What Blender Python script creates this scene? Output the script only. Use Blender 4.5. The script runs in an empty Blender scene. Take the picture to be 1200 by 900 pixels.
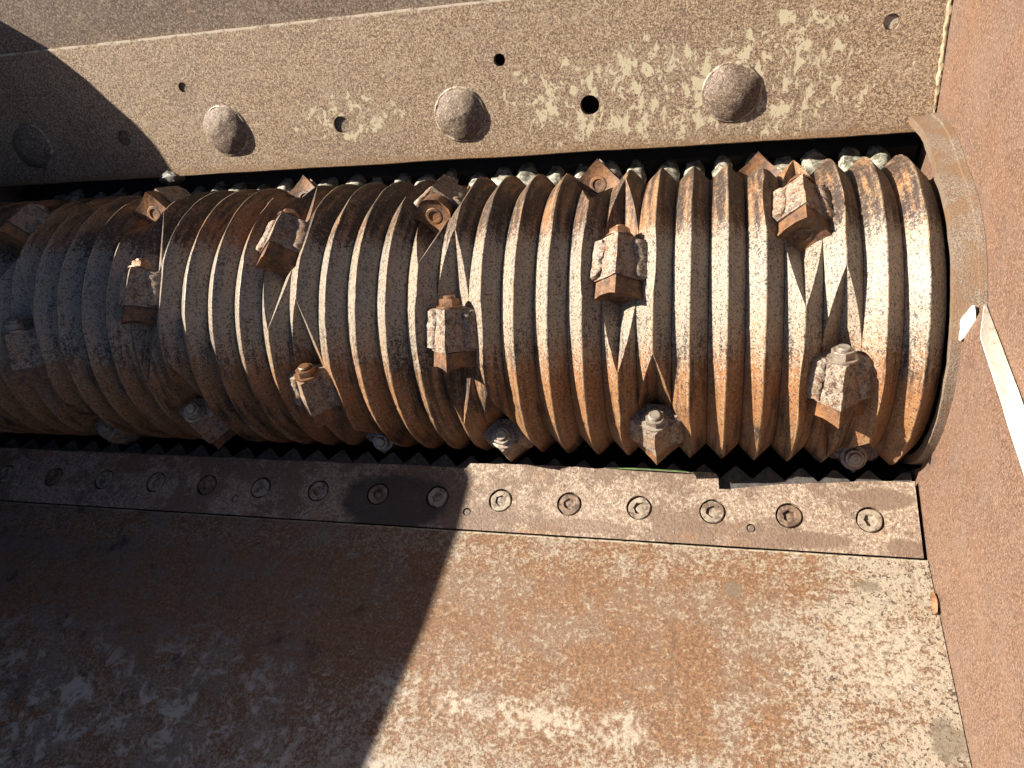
import bpy, bmesh, math, random
from mathutils import Vector, Matrix, noise

random.seed(7)
scene = bpy.context.scene
COL = scene.collection
rad = math.radians

# ------------------------------------------------------------------ camera
cam_d = bpy.data.cameras.new('camera')
cam = bpy.data.objects.new('camera', cam_d)
COL.objects.link(cam)
FW = Vector((-0.24372209, 0.55287895, -0.79682144))
RT = Vector((0.96973813, 0.15112643, -0.19175184))
UP = Vector((-0.01440522, 0.81944229, 0.57298064))
CAM = Vector((0.0, -0.7110391, 0.84738341))
cam.matrix_world = Matrix(((RT.x, UP.x, -FW.x, CAM.x), (RT.y, UP.y, -FW.y, CAM.y),
                           (RT.z, UP.z, -FW.z, CAM.z), (0, 0, 0, 1)))
cam_d.sensor_width = 36.0
cam_d.lens = 36.0 * 901.595 / 1200.0
cam_d.clip_start = 0.01
cam_d.clip_end = 500
scene.camera = cam

# ------------------------------------------------------------------ light
SX = 0.785
SR = math.sqrt(1 - SX * SX)
ALPHA = rad(84.5)
SUN = Vector((-SX, -SR * math.cos(ALPHA), SR * math.sin(ALPHA)))     # towards the sun
world = bpy.data.worlds.new('World')
scene.world = world
world.use_nodes = True
wn = world.node_tree.nodes
sky = wn.new('ShaderNodeTexSky')
sky.sky_type = 'NISHITA'
sky.sun_disc = False
sky.air_density = 0.5
sky.dust_density = 1.0
sky.ozone_density = 0.3
sky.sun_elevation = math.asin(SUN.z)
sky.sun_rotation = math.atan2(SUN.x, SUN.y)
world.node_tree.links.new(sky.outputs[0], wn['Background'].inputs[0])
wn['Background'].inputs[1].default_value = 0.05
sl = bpy.data.lights.new('sun', 'SUN')
sl.energy = 5.0
sl.angle = rad(0.5)
sl.color = (1.0, 0.93, 0.82)
sun = bpy.data.objects.new('sun', sl)
COL.objects.link(sun)
sun.rotation_euler = (-SUN).to_track_quat('-Z', 'Y').to_euler()
sun.location = SUN * 5
vs = scene.view_settings
vs.view_transform = 'Standard'
vs.look = 'None'
vs.gamma = 1.0
vs.use_curve_mapping = False
vs.exposure = 2.0

# ------------------------------------------------------------------ materials
class NT:
    def __init__(s, name):
        s.m = bpy.data.materials.new(name)
        s.m.use_nodes = True
        s.t = s.m.node_tree
        s.b = s.t.nodes['Principled BSDF']
        s.g = s.t.nodes.new('ShaderNodeNewGeometry')
        s.pos = s.g.outputs['Position']
        sp = s.t.nodes.new('ShaderNodeSeparateXYZ')
        s.L(s.pos, sp.inputs[0])
        s.x, s.y, s.z = sp.outputs
    def L(s, a, b):
        s.t.links.new(a, b)
    def put(s, v, i):
        if isinstance(v, (int, float)):
            i.default_value = v
        elif isinstance(v, tuple):
            i.default_value = (*v, 1) if len(v) == 3 and i.type == 'RGBA' else v
        else:
            s.L(v, i)
    def math(s, op, a, b=0.0, c=None, clamp=False):
        n = s.t.nodes.new('ShaderNodeMath')
        n.operation = op
        n.use_clamp = clamp
        s.put(a, n.inputs[0]); s.put(b, n.inputs[1])
        if c is not None:
            s.put(c, n.inputs[2])
        return n.outputs[0]
    def noise(s, scale, detail=4, rough=0.6, off=(0, 0, 0), stretch=(1, 1, 1), dist=0.0, vec=None):
        mp = s.t.nodes.new('ShaderNodeMapping')
        mp.inputs['Location'].default_value = off
        mp.inputs['Scale'].default_value = stretch
        s.L(vec if vec is not None else s.pos, mp.inputs[0])
        n = s.t.nodes.new('ShaderNodeTexNoise')
        s.L(mp.outputs[0], n.inputs['Vector'])
        n.inputs['Scale'].default_value = scale
        n.inputs['Detail'].default_value = detail
        n.inputs['Roughness'].default_value = rough
        n.inputs['Distortion'].default_value = dist
        return n.outputs['Fac']
    def ss(s, v, lo, hi):
        n = s.t.nodes.new('ShaderNodeMapRange')
        n.interpolation_type = 'SMOOTHSTEP'
        s.put(v, n.inputs[0])
        s.put(lo, n.inputs[1]); s.put(hi, n.inputs[2])
        return n.outputs[0]
    def mix(s, f, a, b):
        n = s.t.nodes.new('ShaderNodeMix')
        n.data_type = 'RGBA'
        s.put(f, n.inputs[0]); s.put(a, n.inputs[6]); s.put(b, n.inputs[7])
        return n.outputs[2]
    def mul(s, *v):
        r = v[0]
        for q in v[1:]:
            r = s.math('MULTIPLY', r, q)
        return r
    def blob(s, cx, cy, cz, rx, ry, rz, soft=0.6, wob=0.5, wsc=40):
        """1 inside a ragged ellipsoid centred there"""
        a = s.math('POWER', s.math('ABSOLUTE', s.math('DIVIDE', s.math('SUBTRACT', s.x, cx), rx)), 2)
        b = s.math('POWER', s.math('ABSOLUTE', s.math('DIVIDE', s.math('SUBTRACT', s.y, cy), ry)), 2)
        c = s.math('POWER', s.math('ABSOLUTE', s.math('DIVIDE', s.math('SUBTRACT', s.z, cz), rz)), 2)
        d = s.math('SQRT', s.math('ADD', s.math('ADD', a, b), c))
        n = s.noise(wsc, 5, 0.65, off=(cx * 7, 3, cz * 5))
        d = s.math('ADD', d, s.math('MULTIPLY', s.math('SUBTRACT', n, 0.5), 2 * wob))
        return s.math('SUBTRACT', 1.0, s.ss(d, 1 - soft / 2, 1 + soft / 2))
    def done(s, col, rough=0.6, metal=0.0, bump=None, dist=0.001, strength=1.0, spec=0.5, albedo=0.36):
        n = s.t.nodes.new('ShaderNodeMix')
        n.data_type = 'RGBA'
        n.blend_type = 'MULTIPLY'
        n.inputs[0].default_value = 1.0
        s.put(col, n.inputs[6])
        n.inputs[7].default_value = (albedo, albedo, albedo, 1)
        s.put(n.outputs[2], s.b.inputs['Base Color'])
        s.put(rough, s.b.inputs['Roughness'])
        s.put(metal, s.b.inputs['Metallic'])
        s.b.inputs['Specular IOR Level'].default_value = spec
        if bump is not None:
            n = s.t.nodes.new('ShaderNodeBump')
            n.inputs['Distance'].default_value = dist
            n.inputs['Strength'].default_value = strength
            s.L(bump, n.inputs['Height'])
            s.L(n.outputs[0], s.b.inputs['Normal'])
        return s.m

def mat_rotor():
    m = NT('rotor_rust')
    ang = m.math('ARCTAN2', m.z, m.math('MULTIPLY', m.y, -1.0))
    radius = m.math('SQRT', m.math('ADD', m.math('MULTIPLY', m.y, m.y), m.math('MULTIPLY', m.z, m.z)))
    cv = m.t.nodes.new('ShaderNodeCombineXYZ')
    m.L(m.x, cv.inputs[0]); m.L(m.math('MULTIPLY', ang, 0.2), cv.inputs[1])
    big = m.noise(9, 5, 0.6)
    streak = m.noise(170, 4, 0.6, stretch=(1, 0.06, 1), vec=cv.outputs[0])
    fine = m.noise(480, 2, 0.75, off=(3, 1, 2))
    mid = m.noise(150, 5, 0.7, off=(1, 5, 2))
    c = m.mix(m.ss(mid, 0.38, 0.62), (0.042, 0.025, 0.018), (0.115, 0.060, 0.036))
    hot = m.math('ADD', big, m.math('MULTIPLY', m.math('SUBTRACT', streak, 0.5), 0.9))
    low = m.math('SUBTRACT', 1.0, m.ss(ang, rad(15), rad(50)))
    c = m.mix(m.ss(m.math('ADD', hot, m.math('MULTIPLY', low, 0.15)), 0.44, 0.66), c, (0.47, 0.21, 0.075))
    # bare, worn steel, also near the ridge crests; front band paints in a sun highlight
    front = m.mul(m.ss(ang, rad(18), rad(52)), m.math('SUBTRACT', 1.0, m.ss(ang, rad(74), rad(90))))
    worn_glint = m.math('ADD', m.math('MULTIPLY', front, 0.17), m.math('ADD', m.math('MULTIPLY', mid, 0.45), m.math('MULTIPLY', fine, 0.55)))
    worn_glint = m.math('ADD', worn_glint, m.math('MULTIPLY', m.math('SUBTRACT', streak, 0.5), 0.3))
    steel = m.math('MULTIPLY', m.ss(worn_glint, 0.535, 0.645), 0.8)
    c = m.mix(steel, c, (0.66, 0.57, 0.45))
    ysp = m.ss(m.math('ADD', m.noise(250, 4, 0.75, off=(2, 9, 5)), m.math('MULTIPLY', m.math('SUBTRACT', streak, 0.5), 0.5)), 0.54, 0.62)
    c = m.mix(m.math('MULTIPLY', ysp, 0.55), c, (0.52, 0.27, 0.09))
    pale = m.ss(m.noise(300, 3, 0.8, off=(4, 7, 1)), 0.56, 0.63)
    c = m.mix(m.math('MULTIPLY', pale, 0.45), c, (0.22, 0.165, 0.125))
    tip = m.mul(m.ss(radius, 0.1965, 0.1990), m.ss(streak, 0.42, 0.62))
    c = m.mix(m.math('MULTIPLY', tip, 0.4), c, (0.60, 0.45, 0.26))
    spk = m.ss(m.noise(340, 3, 0.8, off=(9, 4, 4)), 0.54, 0.60)
    c = m.mix(m.math('MULTIPLY', spk, 0.85), c, (0.045, 0.024, 0.016))
    r = m.math('SUBTRACT', 0.6, m.math('MULTIPLY', steel, 0.2))
    h = m.math('ADD', m.math('MULTIPLY', fine, 0.8), mid)
    return m.done(c, r, 0.0, h, 0.0005, 0.6, 0.4)

def mat_block(name, warm=0.0, rough=0.6):
    m = NT(name)
    big = m.noise(35, 5, 0.65, off=(4, 2, 2))
    fine = m.noise(430, 3, 0.75)
    mid = m.noise(140, 5, 0.7, off=(2, 2, 6))
    c = m.mix(m.ss(mid, 0.38, 0.62), (0.10, 0.050, 0.030), (0.30, 0.14, 0.06))
    c = m.mix(m.ss(big, 0.42, 0.62), c, (0.46, 0.20, 0.065))
    st = m.ss(m.math('ADD', m.math('MULTIPLY', mid, 0.45), m.math('MULTIPLY', fine, 0.55)), 0.47 + warm, 0.58 + warm)
    c = m.mix(m.math('MULTIPLY', st, 0.85), c, (0.60, 0.51, 0.40))
    spk = m.ss(m.noise(330, 2, 0.7, off=(9, 4, 4)), 0.57, 0.66)
    spk = m.math('MAXIMUM', spk, m.ss(m.noise(360, 3, 0.8, off=(3, 3, 4)), 0.54, 0.60))
    c = m.mix(m.math('MULTIPLY', spk, 0.55), c, (0.07, 0.035, 0.02))
    h = m.math('ADD', m.math('MULTIPLY', fine, 0.8), mid)
    return m.done(c, rough, 0.0, h, 0.0008, 0.7, 0.4)

def mat_bolt(name='bolt_steel', base=(0.55, 0.51, 0.46), rust=0.5):
    m = NT(name)
    a = m.noise(160, 5, 0.7)
    c = m.mix(m.math('MULTIPLY', m.ss(a, 0.47, 0.66), rust), base, (0.33, 0.15, 0.065))
    return m.done(c, 0.42, 0.45, m.noise(300, 3, 0.7), 0.0008, 0.6)

def mat_upper(name, grey=0.0, flecks=True, albedo=0.36):
    m = NT(name)
    f1 = m.noise(430, 2, 0.8, off=(2, 0, 0))
    f2 = m.noise(800, 2, 0.7, off=(0, 4, 0))
    big = m.noise(6, 5, 0.6)
    mid = m.noise(45, 5, 0.65)
    a, b, d = (0.31, 0.185, 0.10), (0.86, 0.61, 0.38), (0.13, 0.075, 0.05)
    if grey:
        a, b, d = (0.27, 0.175, 0.12), (0.56, 0.41, 0.30), (0.13, 0.08, 0.06)
    c = m.mix(m.ss(f1, 0.44, 0.58), a, b)
    c = m.mix(m.math('MULTIPLY', m.ss(f2, 0.52, 0.62), 0.75), c, d)
    c = m.mix(m.math('MULTIPLY', m.ss(big, 0.45, 0.7), 0.45), c, (0.33, 0.22, 0.16))
    c = m.mix(m.math('MULTIPLY', m.ss(mid, 0.5, 0.75), 0.35), c, (0.44, 0.27, 0.15))
    mott = m.noise(22, 6, 0.7, off=(6, 6, 6))
    c = m.mix(m.math('MULTIPLY', m.ss(mott, 0.48, 0.66), 0.45), c, (0.62, 0.46, 0.31))
    c = m.mix(m.math('MULTIPLY', m.ss(m.noise(150, 4, 0.75, off=(1, 6, 3)), 0.50, 0.64), 0.5), c, (0.19, 0.105, 0.065))
    c = m.mix(m.math('MULTIPLY', m.ss(m.noise(330, 3, 0.85, off=(8, 1, 3)), 0.54, 0.59), 0.85), c, (0.11, 0.06, 0.04))
    c = m.mix(m.math('MULTIPLY', m.ss(m.noise(310, 3, 0.85, off=(2, 5, 9)), 0.55, 0.60), 0.7), c, (0.95, 0.75, 0.52))
    if flecks:
        zone = m.blob(-0.05, 0.225, 0.195, 0.33, 0.2, 0.075, 0.9, 0.5, 12)
        zone2 = m.blob(-0.52, 0.225, 0.195, 0.13, 0.2, 0.035, 0.9, 0.6, 14)
        zone3 = m.blob(0.11, 0.25, 0.23, 0.08, 0.2, 0.055, 0.9, 0.6, 14)
        zone = m.math('MAXIMUM', m.math('MAXIMUM', zone, m.math('MULTIPLY', zone2, 0.95)), zone3)
        fl = m.noise(58, 6, 0.72, off=(7, 2, 1), dist=0.4, stretch=(1.2, 1, 0.8))
        th = m.math('SUBTRACT', 0.78, m.math('MULTIPLY', zone, 0.255))
        p = m.ss(m.math('SUBTRACT', fl, th), 0.0, 0.022)
        c = m.mix(p, c, (0.86, 0.73, 0.48))
        edge = m.mul(m.ss(m.math('ADD', m.z, m.math('MULTIPLY', m.math('SUBTRACT', mid, 0.5), 0.004)), 0.3135, 0.3160), m.ss(mid, 0.36, 0.5))
        c = m.mix(m.math('MULTIPLY', edge, 0.8), c, (0.95, 0.80, 0.60))
        # rusty lower lip
        lip = m.math('SUBTRACT', 1.0, m.ss(m.math('ADD', m.z, m.math('MULTIPLY', mid, 0.02)), 0.139, 0.154))
        c = m.mix(m.math('MULTIPLY', lip, 0.6), c, (0.36, 0.19, 0.08))
        vein = m.math('MULTIPLY', m.ss(m.noise(26, 5, 0.7, stretch=(1, 0.35, 0.35), off=(1, 1, 9)), 0.60, 0.75), 0.35)
        c = m.mix(vein, c, (0.55, 0.45, 0.36))
    h = m.math('ADD', f1, m.math('MULTIPLY', f2, 0.6))
    return m.done(c, 0.7, 0.0, h, 0.0006, 0.6, 0.3, albedo)

def mat_floor():
    m = NT('floor_rust')
    f1 = m.noise(260, 4, 0.8)
    f2 = m.noise(110, 5, 0.75, off=(3, 3, 3))
    big = m.noise(7, 6, 0.62, off=(0.4, 1.6, 0))
    b2 = m.noise(17, 6, 0.65, off=(5, 1, 0))
    rust = m.mix(m.ss(f1, 0.40, 0.60), (0.24, 0.12, 0.06), (0.46, 0.235, 0.105))
    rust = m.mix(m.math('MULTIPLY', m.ss(b2, 0.46, 0.62), 0.7), rust, (0.34, 0.215, 0.14))
    rust = m.mix(m.math('MULTIPLY', m.ss(f2, 0.50, 0.62), 0.4), rust, (0.50, 0.33, 0.19))
    rust = m.mix(m.math('MULTIPLY', m.ss(m.noise(190, 4, 0.8, off=(4, 1, 7)), 0.53, 0.61), 0.6), rust, (0.16, 0.085, 0.05))
    # cream scale: mostly near the end wall and along the front, in ragged speckle
    right = m.ss(m.math('ADD', m.x, m.math('MULTIPLY', m.math('SUBTRACT', big, 0.5), 0.6)), 0.0, 0.26)
    frontb = m.ss(m.math('ADD', m.math('MULTIPLY', m.y, -1.0), m.math('MULTIPLY', m.math('SUBTRACT', big, 0.5), 0.45)), 0.46, 0.58)
    seam = m.math('MULTIPLY', m.ss(m.y, -0.37, -0.33), 0.45)
    zone = m.math('MAXIMUM', m.math('MAXIMUM', right, m.math('MULTIPLY', frontb, 0.62)), seam)
    lvl = m.math('ADD', m.math('MULTIPLY', zone, 0.20), m.math('ADD', m.math('MULTIPLY', f2, 0.75), m.math('MULTIPLY', m.math('SUBTRACT', b2, 0.5), 0.40)))
    lvl = m.math('ADD', lvl, m.math('MULTIPLY', m.math('SUBTRACT', f1, 0.5), 0.9))
    cream = m.ss(lvl, 0.42, 0.60)
    c = m.mix(m.math('MULTIPLY', cream, 0.8), rust, (0.66, 0.57, 0.43))
    sp = m.noise(175, 2, 0.7, off=(8, 8, 2))
    spots = m.mul(m.ss(sp, 0.585, 0.625), m.ss(cream, 0.2, 0.7), m.math('ADD', 0.35, m.math('MULTIPLY', right, 0.65)))
    c = m.mix(m.math('MULTIPLY', spots, 0.95), c, (0.10, 0.06, 0.04))
    sp2 = m.ss(m.noise(330, 3, 0.7, off=(1, 8, 2)), 0.56, 0.64)
    c = m.mix(m.math('MULTIPLY', sp2, 0.7), c, (0.15, 0.08, 0.045))
    wl = m.mul(m.ss(m.math('ADD', m.y, m.math('MULTIPLY', m.math('SUBTRACT', f2, 0.5), 0.004)), -0.3005, -0.2985), m.ss(f2, 0.38, 0.5))
    c = m.mix(m.math('MULTIPLY', wl, 0.85), c, (0.85, 0.74, 0.54))
    # grey scale on the far half, darkened to paint in the shade there
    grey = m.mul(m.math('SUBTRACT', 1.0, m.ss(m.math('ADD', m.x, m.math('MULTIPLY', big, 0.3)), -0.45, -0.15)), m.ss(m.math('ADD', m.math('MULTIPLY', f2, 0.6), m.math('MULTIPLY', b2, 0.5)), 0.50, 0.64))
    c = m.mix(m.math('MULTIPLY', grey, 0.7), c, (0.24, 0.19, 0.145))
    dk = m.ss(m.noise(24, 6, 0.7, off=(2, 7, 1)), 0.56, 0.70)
    c = m.mix(m.mul(dk, 0.9, m.math('SUBTRACT', 1.0, m.ss(m.x, -0.5, -0.2))), c, (0.07, 0.045, 0.035))  # dark mottles kept to the shaded half, deepening its shade in the colour
    crust = m.mul(m.ss(m.noise(34, 6, 0.75, off=(9, 2, 4), dist=0.5), 0.50, 0.62), m.ss(m.math('ADD', m.math('MULTIPLY', m.y, -1.0), m.math('MULTIPLY', big, 0.15)), 0.52, 0.64), m.math('SUBTRACT', 1.0, m.ss(m.x, -0.45, -0.2)))
    c = m.mix(m.math('MULTIPLY', crust, 0.85), c, (0.78, 0.72, 0.62))
    for cx, cy, rx, ry, amt in ((-0.19, -0.535, 0.055, 0.020, 0.7), (-0.085, -0.535, 0.03, 0.022, 0.6), (-0.28, -0.53, 0.02, 0.012, 0.8), (0.19, -0.42, 0.05, 0.05, 0.35)):
        c = m.mix(m.mul(m.blob(cx, cy, -0.05, rx, ry, 0.2, 0.5, 1.3, 45), amt, m.ss(f2, 0.40, 0.56)), c, (0.78, 0.68, 0.52))
    for cx, cy, rx, ry in ((0.247, -0.508, 0.016, 0.024), (0.192, -0.338, 0.014, 0.008), (0.035, -0.355, 0.012, 0.011)):
        c = m.mix(m.math('MULTIPLY', m.blob(cx, cy, -0.05, rx, ry, 0.2, 0.5, 1.1, 70), 0.7), c, (0.25, 0.19, 0.13))
    scr = m.noise(30, 4, 0.6, stretch=(3.0, 0.12, 0.12), off=(2, 3, 3))
    c = m.mix(m.math('MULTIPLY', m.ss(scr, 0.60, 0.72), 0.35), c, (0.20, 0.11, 0.065))
    scr2 = m.noise(60, 3, 0.6, stretch=(0.5, 2.5, 1), off=(6, 1, 2))
    c = m.mix(m.math('MULTIPLY', m.ss(scr2, 0.66, 0.74), 0.45), c, (0.62, 0.54, 0.43))
    h = m.math('ADD', f1, f2)
    return m.done(c, 0.68, 0.0, h, 0.0011, 0.8, 0.35)

def mat_strip():
    m = NT('bed_knife_steel')
    f1 = m.noise(260, 4, 0.8, off=(5, 0, 0))
    f2 = m.noise(120, 5, 0.72, off=(1, 6, 3))
    big = m.noise(15, 6, 0.65, off=(0.3, 3, 0))
    c = m.mix(m.ss(f1, 0.42, 0.60), (0.42, 0.28, 0.19), (0.76, 0.62, 0.46))
    c = m.mix(m.math('MULTIPLY', m.ss(f2, 0.46, 0.66), 0.65), c, (0.36, 0.20, 0.12))
    c = m.mix(m.math('MULTIPLY', m.ss(m.math('ADD', big, m.math('MULTIPLY', m.math('SUBTRACT', f2, 0.5), 0.4)), 0.46, 0.56), 0.8), c, (0.27, 0.165, 0.105))
    c = m.mix(m.math('MULTIPLY', m.ss(m.noise(11, 5, 0.6, off=(4, 4, 1)), 0.55, 0.68), 0.55), c, (0.50, 0.24, 0.09))
    spk = m.ss(m.noise(200, 3, 0.7, off=(9, 4, 4)), 0.60, 0.68)
    c = m.mix(m.math('MULTIPLY', spk, 0.85), c, (0.12, 0.07, 0.045))
    sp3 = m.ss(m.noise(320, 3, 0.85, off=(6, 2, 4)), 0.555, 0.61)
    c = m.mix(m.math('MULTIPLY', sp3, 0.7), c, (0.14, 0.08, 0.05))
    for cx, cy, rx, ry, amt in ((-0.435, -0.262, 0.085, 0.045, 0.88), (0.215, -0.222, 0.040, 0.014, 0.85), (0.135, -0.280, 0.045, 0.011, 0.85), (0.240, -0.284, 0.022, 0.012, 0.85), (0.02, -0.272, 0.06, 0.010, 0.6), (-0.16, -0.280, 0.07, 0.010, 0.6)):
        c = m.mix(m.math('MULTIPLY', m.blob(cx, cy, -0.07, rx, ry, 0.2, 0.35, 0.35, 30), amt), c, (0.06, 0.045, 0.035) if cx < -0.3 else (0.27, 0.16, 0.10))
    h = m.math('ADD', f1, f2)
    return m.done(c, 0.62, 0.05, h, 0.0016, 0.8, 0.4)

def mat_wall(name='wall_rust', k=1.0):
    m = NT(name)
    f1 = m.noise(420, 3, 0.8)
    f2 = m.noise(200, 3, 0.7, off=(4, 1, 1))
    big = m.noise(7, 5, 0.6, off=(2, 2, 2))
    ru = m.noise(30, 5, 0.65, stretch=(1, 1, 0.4))
    c = m.mix(m.ss(f1, 0.42, 0.60), (0.16 * k, 0.085 * k, 0.055 * k), (0.40 * k, 0.232 * k, 0.148 * k))
    c = m.mix(m.math('MULTIPLY', m.ss(big, 0.42, 0.64), 0.7), c, (0.31 * k, 0.155 * k, 0.085 * k))
    c = m.mix(m.math('MULTIPLY', m.ss(ru, 0.48, 0.70), 0.5), c, (0.26 * k, 0.175 * k, 0.135 * k))
    c = m.mix(m.math('MULTIPLY', m.ss(f2, 0.55, 0.66), 0.55), c, (0.52 * k, 0.33 * k, 0.22 * k))
    c = m.mix(m.math('MULTIPLY', m.ss(m.noise(240, 4, 0.75, off=(7, 7, 1), stretch=(1, 1, 0.5)), 0.53, 0.61), 0.6), c, (0.13 * k, 0.068 * k, 0.044 * k))
    c = m.mix(m.math('MULTIPLY', m.ss(m.noise(350, 3, 0.85, off=(5, 3, 8)), 0.555, 0.61), 0.6), c, (0.62 * k, 0.42 * k, 0.30 * k))
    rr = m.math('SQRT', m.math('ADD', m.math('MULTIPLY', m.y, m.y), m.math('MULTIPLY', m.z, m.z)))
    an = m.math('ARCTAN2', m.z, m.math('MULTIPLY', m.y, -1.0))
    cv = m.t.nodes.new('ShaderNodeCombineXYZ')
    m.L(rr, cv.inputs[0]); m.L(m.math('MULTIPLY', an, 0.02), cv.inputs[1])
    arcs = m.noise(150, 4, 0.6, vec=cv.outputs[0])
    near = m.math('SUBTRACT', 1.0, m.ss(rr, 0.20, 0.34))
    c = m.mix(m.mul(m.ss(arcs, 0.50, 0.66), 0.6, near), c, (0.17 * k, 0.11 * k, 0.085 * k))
    c = m.mix(m.mul(m.ss(arcs, 0.62, 0.72), 0.2), c, (0.45 * k, 0.33 * k, 0.26 * k))
    dust = m.ss(m.noise(13, 6, 0.65, off=(3, 9, 2)), 0.45, 0.68)
    c = m.mix(m.math('MULTIPLY', dust, 0.3), c, (0.38 * k, 0.25 * k, 0.175 * k))
    return m.done(c, 0.6, 0.0, m.math('ADD', f1, f2), 0.001, 0.6, 0.4)

def mat_collar():
    m = NT('collar_scale')
    f1 = m.noise(520, 3, 0.8)
    big = m.noise(26, 5, 0.65)
    c = m.mix(m.ss(f1, 0.40, 0.60), (0.22, 0.135, 0.09), (0.50, 0.385, 0.275))
    c = m.mix(m.math('MULTIPLY', m.ss(big, 0.44, 0.60), 0.75), c, (0.34, 0.185, 0.085))
    return m.done(c, 0.6, 0.05, f1, 0.0014, 0.8)

def mat_paint(name, col, dirt=(0.40, 0.27, 0.14), amt=0.6, lo=0.55, albedo=0.36):
    m = NT(name)
    a = m.noise(90, 6, 0.7)
    c = m.mix(m.math('MULTIPLY', m.ss(a, lo, lo + 0.1), amt), col, dirt)
    return m.done(c, 0.55, 0.0, m.noise(300, 3, 0.7), 0.0008, 0.6, albedo=albedo)

def mat_plain(name, col, rough=0.7, var=0.4, sc=60, metal=0.0):
    m = NT(name)
    a = m.noise(sc, 5, 0.7)
    c = m.mix(m.ss(a, 0.35, 0.65), tuple(v * (1 - var) for v in col), tuple(min(1, v * (1 + var)) for v in col))
    return m.done(c, rough, metal, a, 0.001, 0.6)

M_ROTOR = mat_rotor()
M_BLOCK = mat_block('holder_rust', -0.035)
M_KNIFE = mat_block('knife_rust', 0.10)
M_WELD = mat_block('weld_rust', -0.01)
M_NUT = mat_bolt('nut_steel', (0.62, 0.53, 0.42), 0.75)
M_RUST_SHADE_NUT = mat_bolt('rusty_shaded_nut', (0.40, 0.20, 0.10), 0.8)
M_UPPER = mat_upper('deflector_rust')
M_UPPER2 = mat_upper('upper_plate_rust', 1.0, False)
M_DOME = mat_upper('dome_rust', 1.0, False, 0.27)
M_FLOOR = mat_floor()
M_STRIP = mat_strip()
M_TEETH = mat_plain('tooth_steel_shaded', (0.10, 0.085, 0.075), 0.6, 0.5, 140)  # darkened so teeth that catch sun still look shaded
M_WALL = mat_wall('wall_rust', 1.02)
M_WALL2 = mat_wall('wall_rust_low', 1.02)
M_COLLAR = mat_collar()
M_WHITE = mat_paint('white_paint', (0.92, 0.87, 0.74), (0.6, 0.45, 0.27), 0.6, 0.54, 0.5)
M_CREAM = mat_paint('cream_paint', (0.62, 0.50, 0.30), (0.42, 0.24, 0.10), 0.8, 0.47)
M_RING = mat_paint('ring_paint', (0.70, 0.58, 0.40), (0.30, 0.19, 0.12), 1.0, 0.44)
M_BLACK = mat_plain('dark_steel', (0.035, 0.03, 0.027), 0.75)
M_COMB = mat_paint('pale_comb', (0.62, 0.58, 0.46), (0.16, 0.14, 0.085), 0.9, 0.46)
M_SCREW = mat_paint('screw_scale', (0.50, 0.40, 0.29), (0.17, 0.10, 0.06), 0.85, 0.48)
M_RUSTSCREW = mat_paint('screw_rust', (0.36, 0.23, 0.14), (0.12, 0.065, 0.04), 0.9, 0.44)
M_GRASS = mat_plain('grass_green', (0.16, 0.26, 0.07), 0.6)
M_GROUND = mat_plain('gravel_ground', (0.22, 0.20, 0.17), 0.9, 0.4, 20)

# ------------------------------------------------------------------ object helpers
def empty(name, loc, label, cat, group=None):
    o = bpy.data.objects.new(name, None)
    COL.objects.link(o)
    o.empty_display_size = 0.05
    o.location = loc
    o['label'] = label
    o['category'] = cat
    if group:
        o['group'] = group
    bpy.context.view_layer.update()
    return o

WORLD_LOC = {}
def wl(o):
    v = Vector((0, 0, 0))
    while o is not None:
        v += o.location
        o = o.parent
    return v

def link(name, me, mat, parent=None, origin=None, smooth=None, label=None):
    """mesh given in world coordinates -> object whose origin is `origin` under `parent`"""
    if origin is None:
        origin = wl(parent) if parent else Vector((0, 0, 0))
    me.transform(Matrix.Translation(-Vector(origin)))
    me.name = name
    me.materials.clear()
    me.materials.append(mat)
    if smooth is not None:
        for p in me.polygons:
            p.use_smooth = True
        me.set_sharp_from_angle(angle=rad(smooth))
    o = bpy.data.objects.new(name, me)
    COL.objects.link(o)
    if parent:
        o.parent = parent
        o.location = Vector(origin) - wl(parent)
    else:
        o.location = origin
    if label:
        o['label'] = label
    return o

def from_bm(bm, name='m'):
    bmesh.ops.recalc_face_normals(bm, faces=bm.faces)
    me = bpy.data.meshes.new(name)
    bm.to_mesh(me)
    bm.free()
    return me

def prism(pts, axis_fn, a, b):
    """closed prism: 2-D outline pts, axis_fn(u, v, w) -> 3-D, from w=a to w=b"""
    bm = bmesh.new()
    va = [bm.verts.new(axis_fn(u, v, a)) for u, v in pts]
    vb = [bm.verts.new(axis_fn(u, v, b)) for u, v in pts]
    n = len(pts)
    bm.faces.new(va); bm.faces.new(vb[::-1])
    for i in range(n):
        bm.faces.new((va[i], va[(i + 1) % n], vb[(i + 1) % n], vb[i]))
    return bm

def bevel(bm, w, seg=2, ang=30):
    es = [e for e in bm.edges if len(e.link_faces) == 2 and e.calc_face_angle(0) > rad(ang)]
    if es:
        bmesh.ops.bevel(bm, geom=es, offset=w, segments=seg, affect='EDGES', profile=0.5, clamp_overlap=True)

def roughen(bm, amp, scale, seed=0.0):
    for v in bm.verts:
        p = v.co * scale + Vector((seed, seed * 2, -seed))
        v.co += noise.noise_vector(p) * amp

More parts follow.
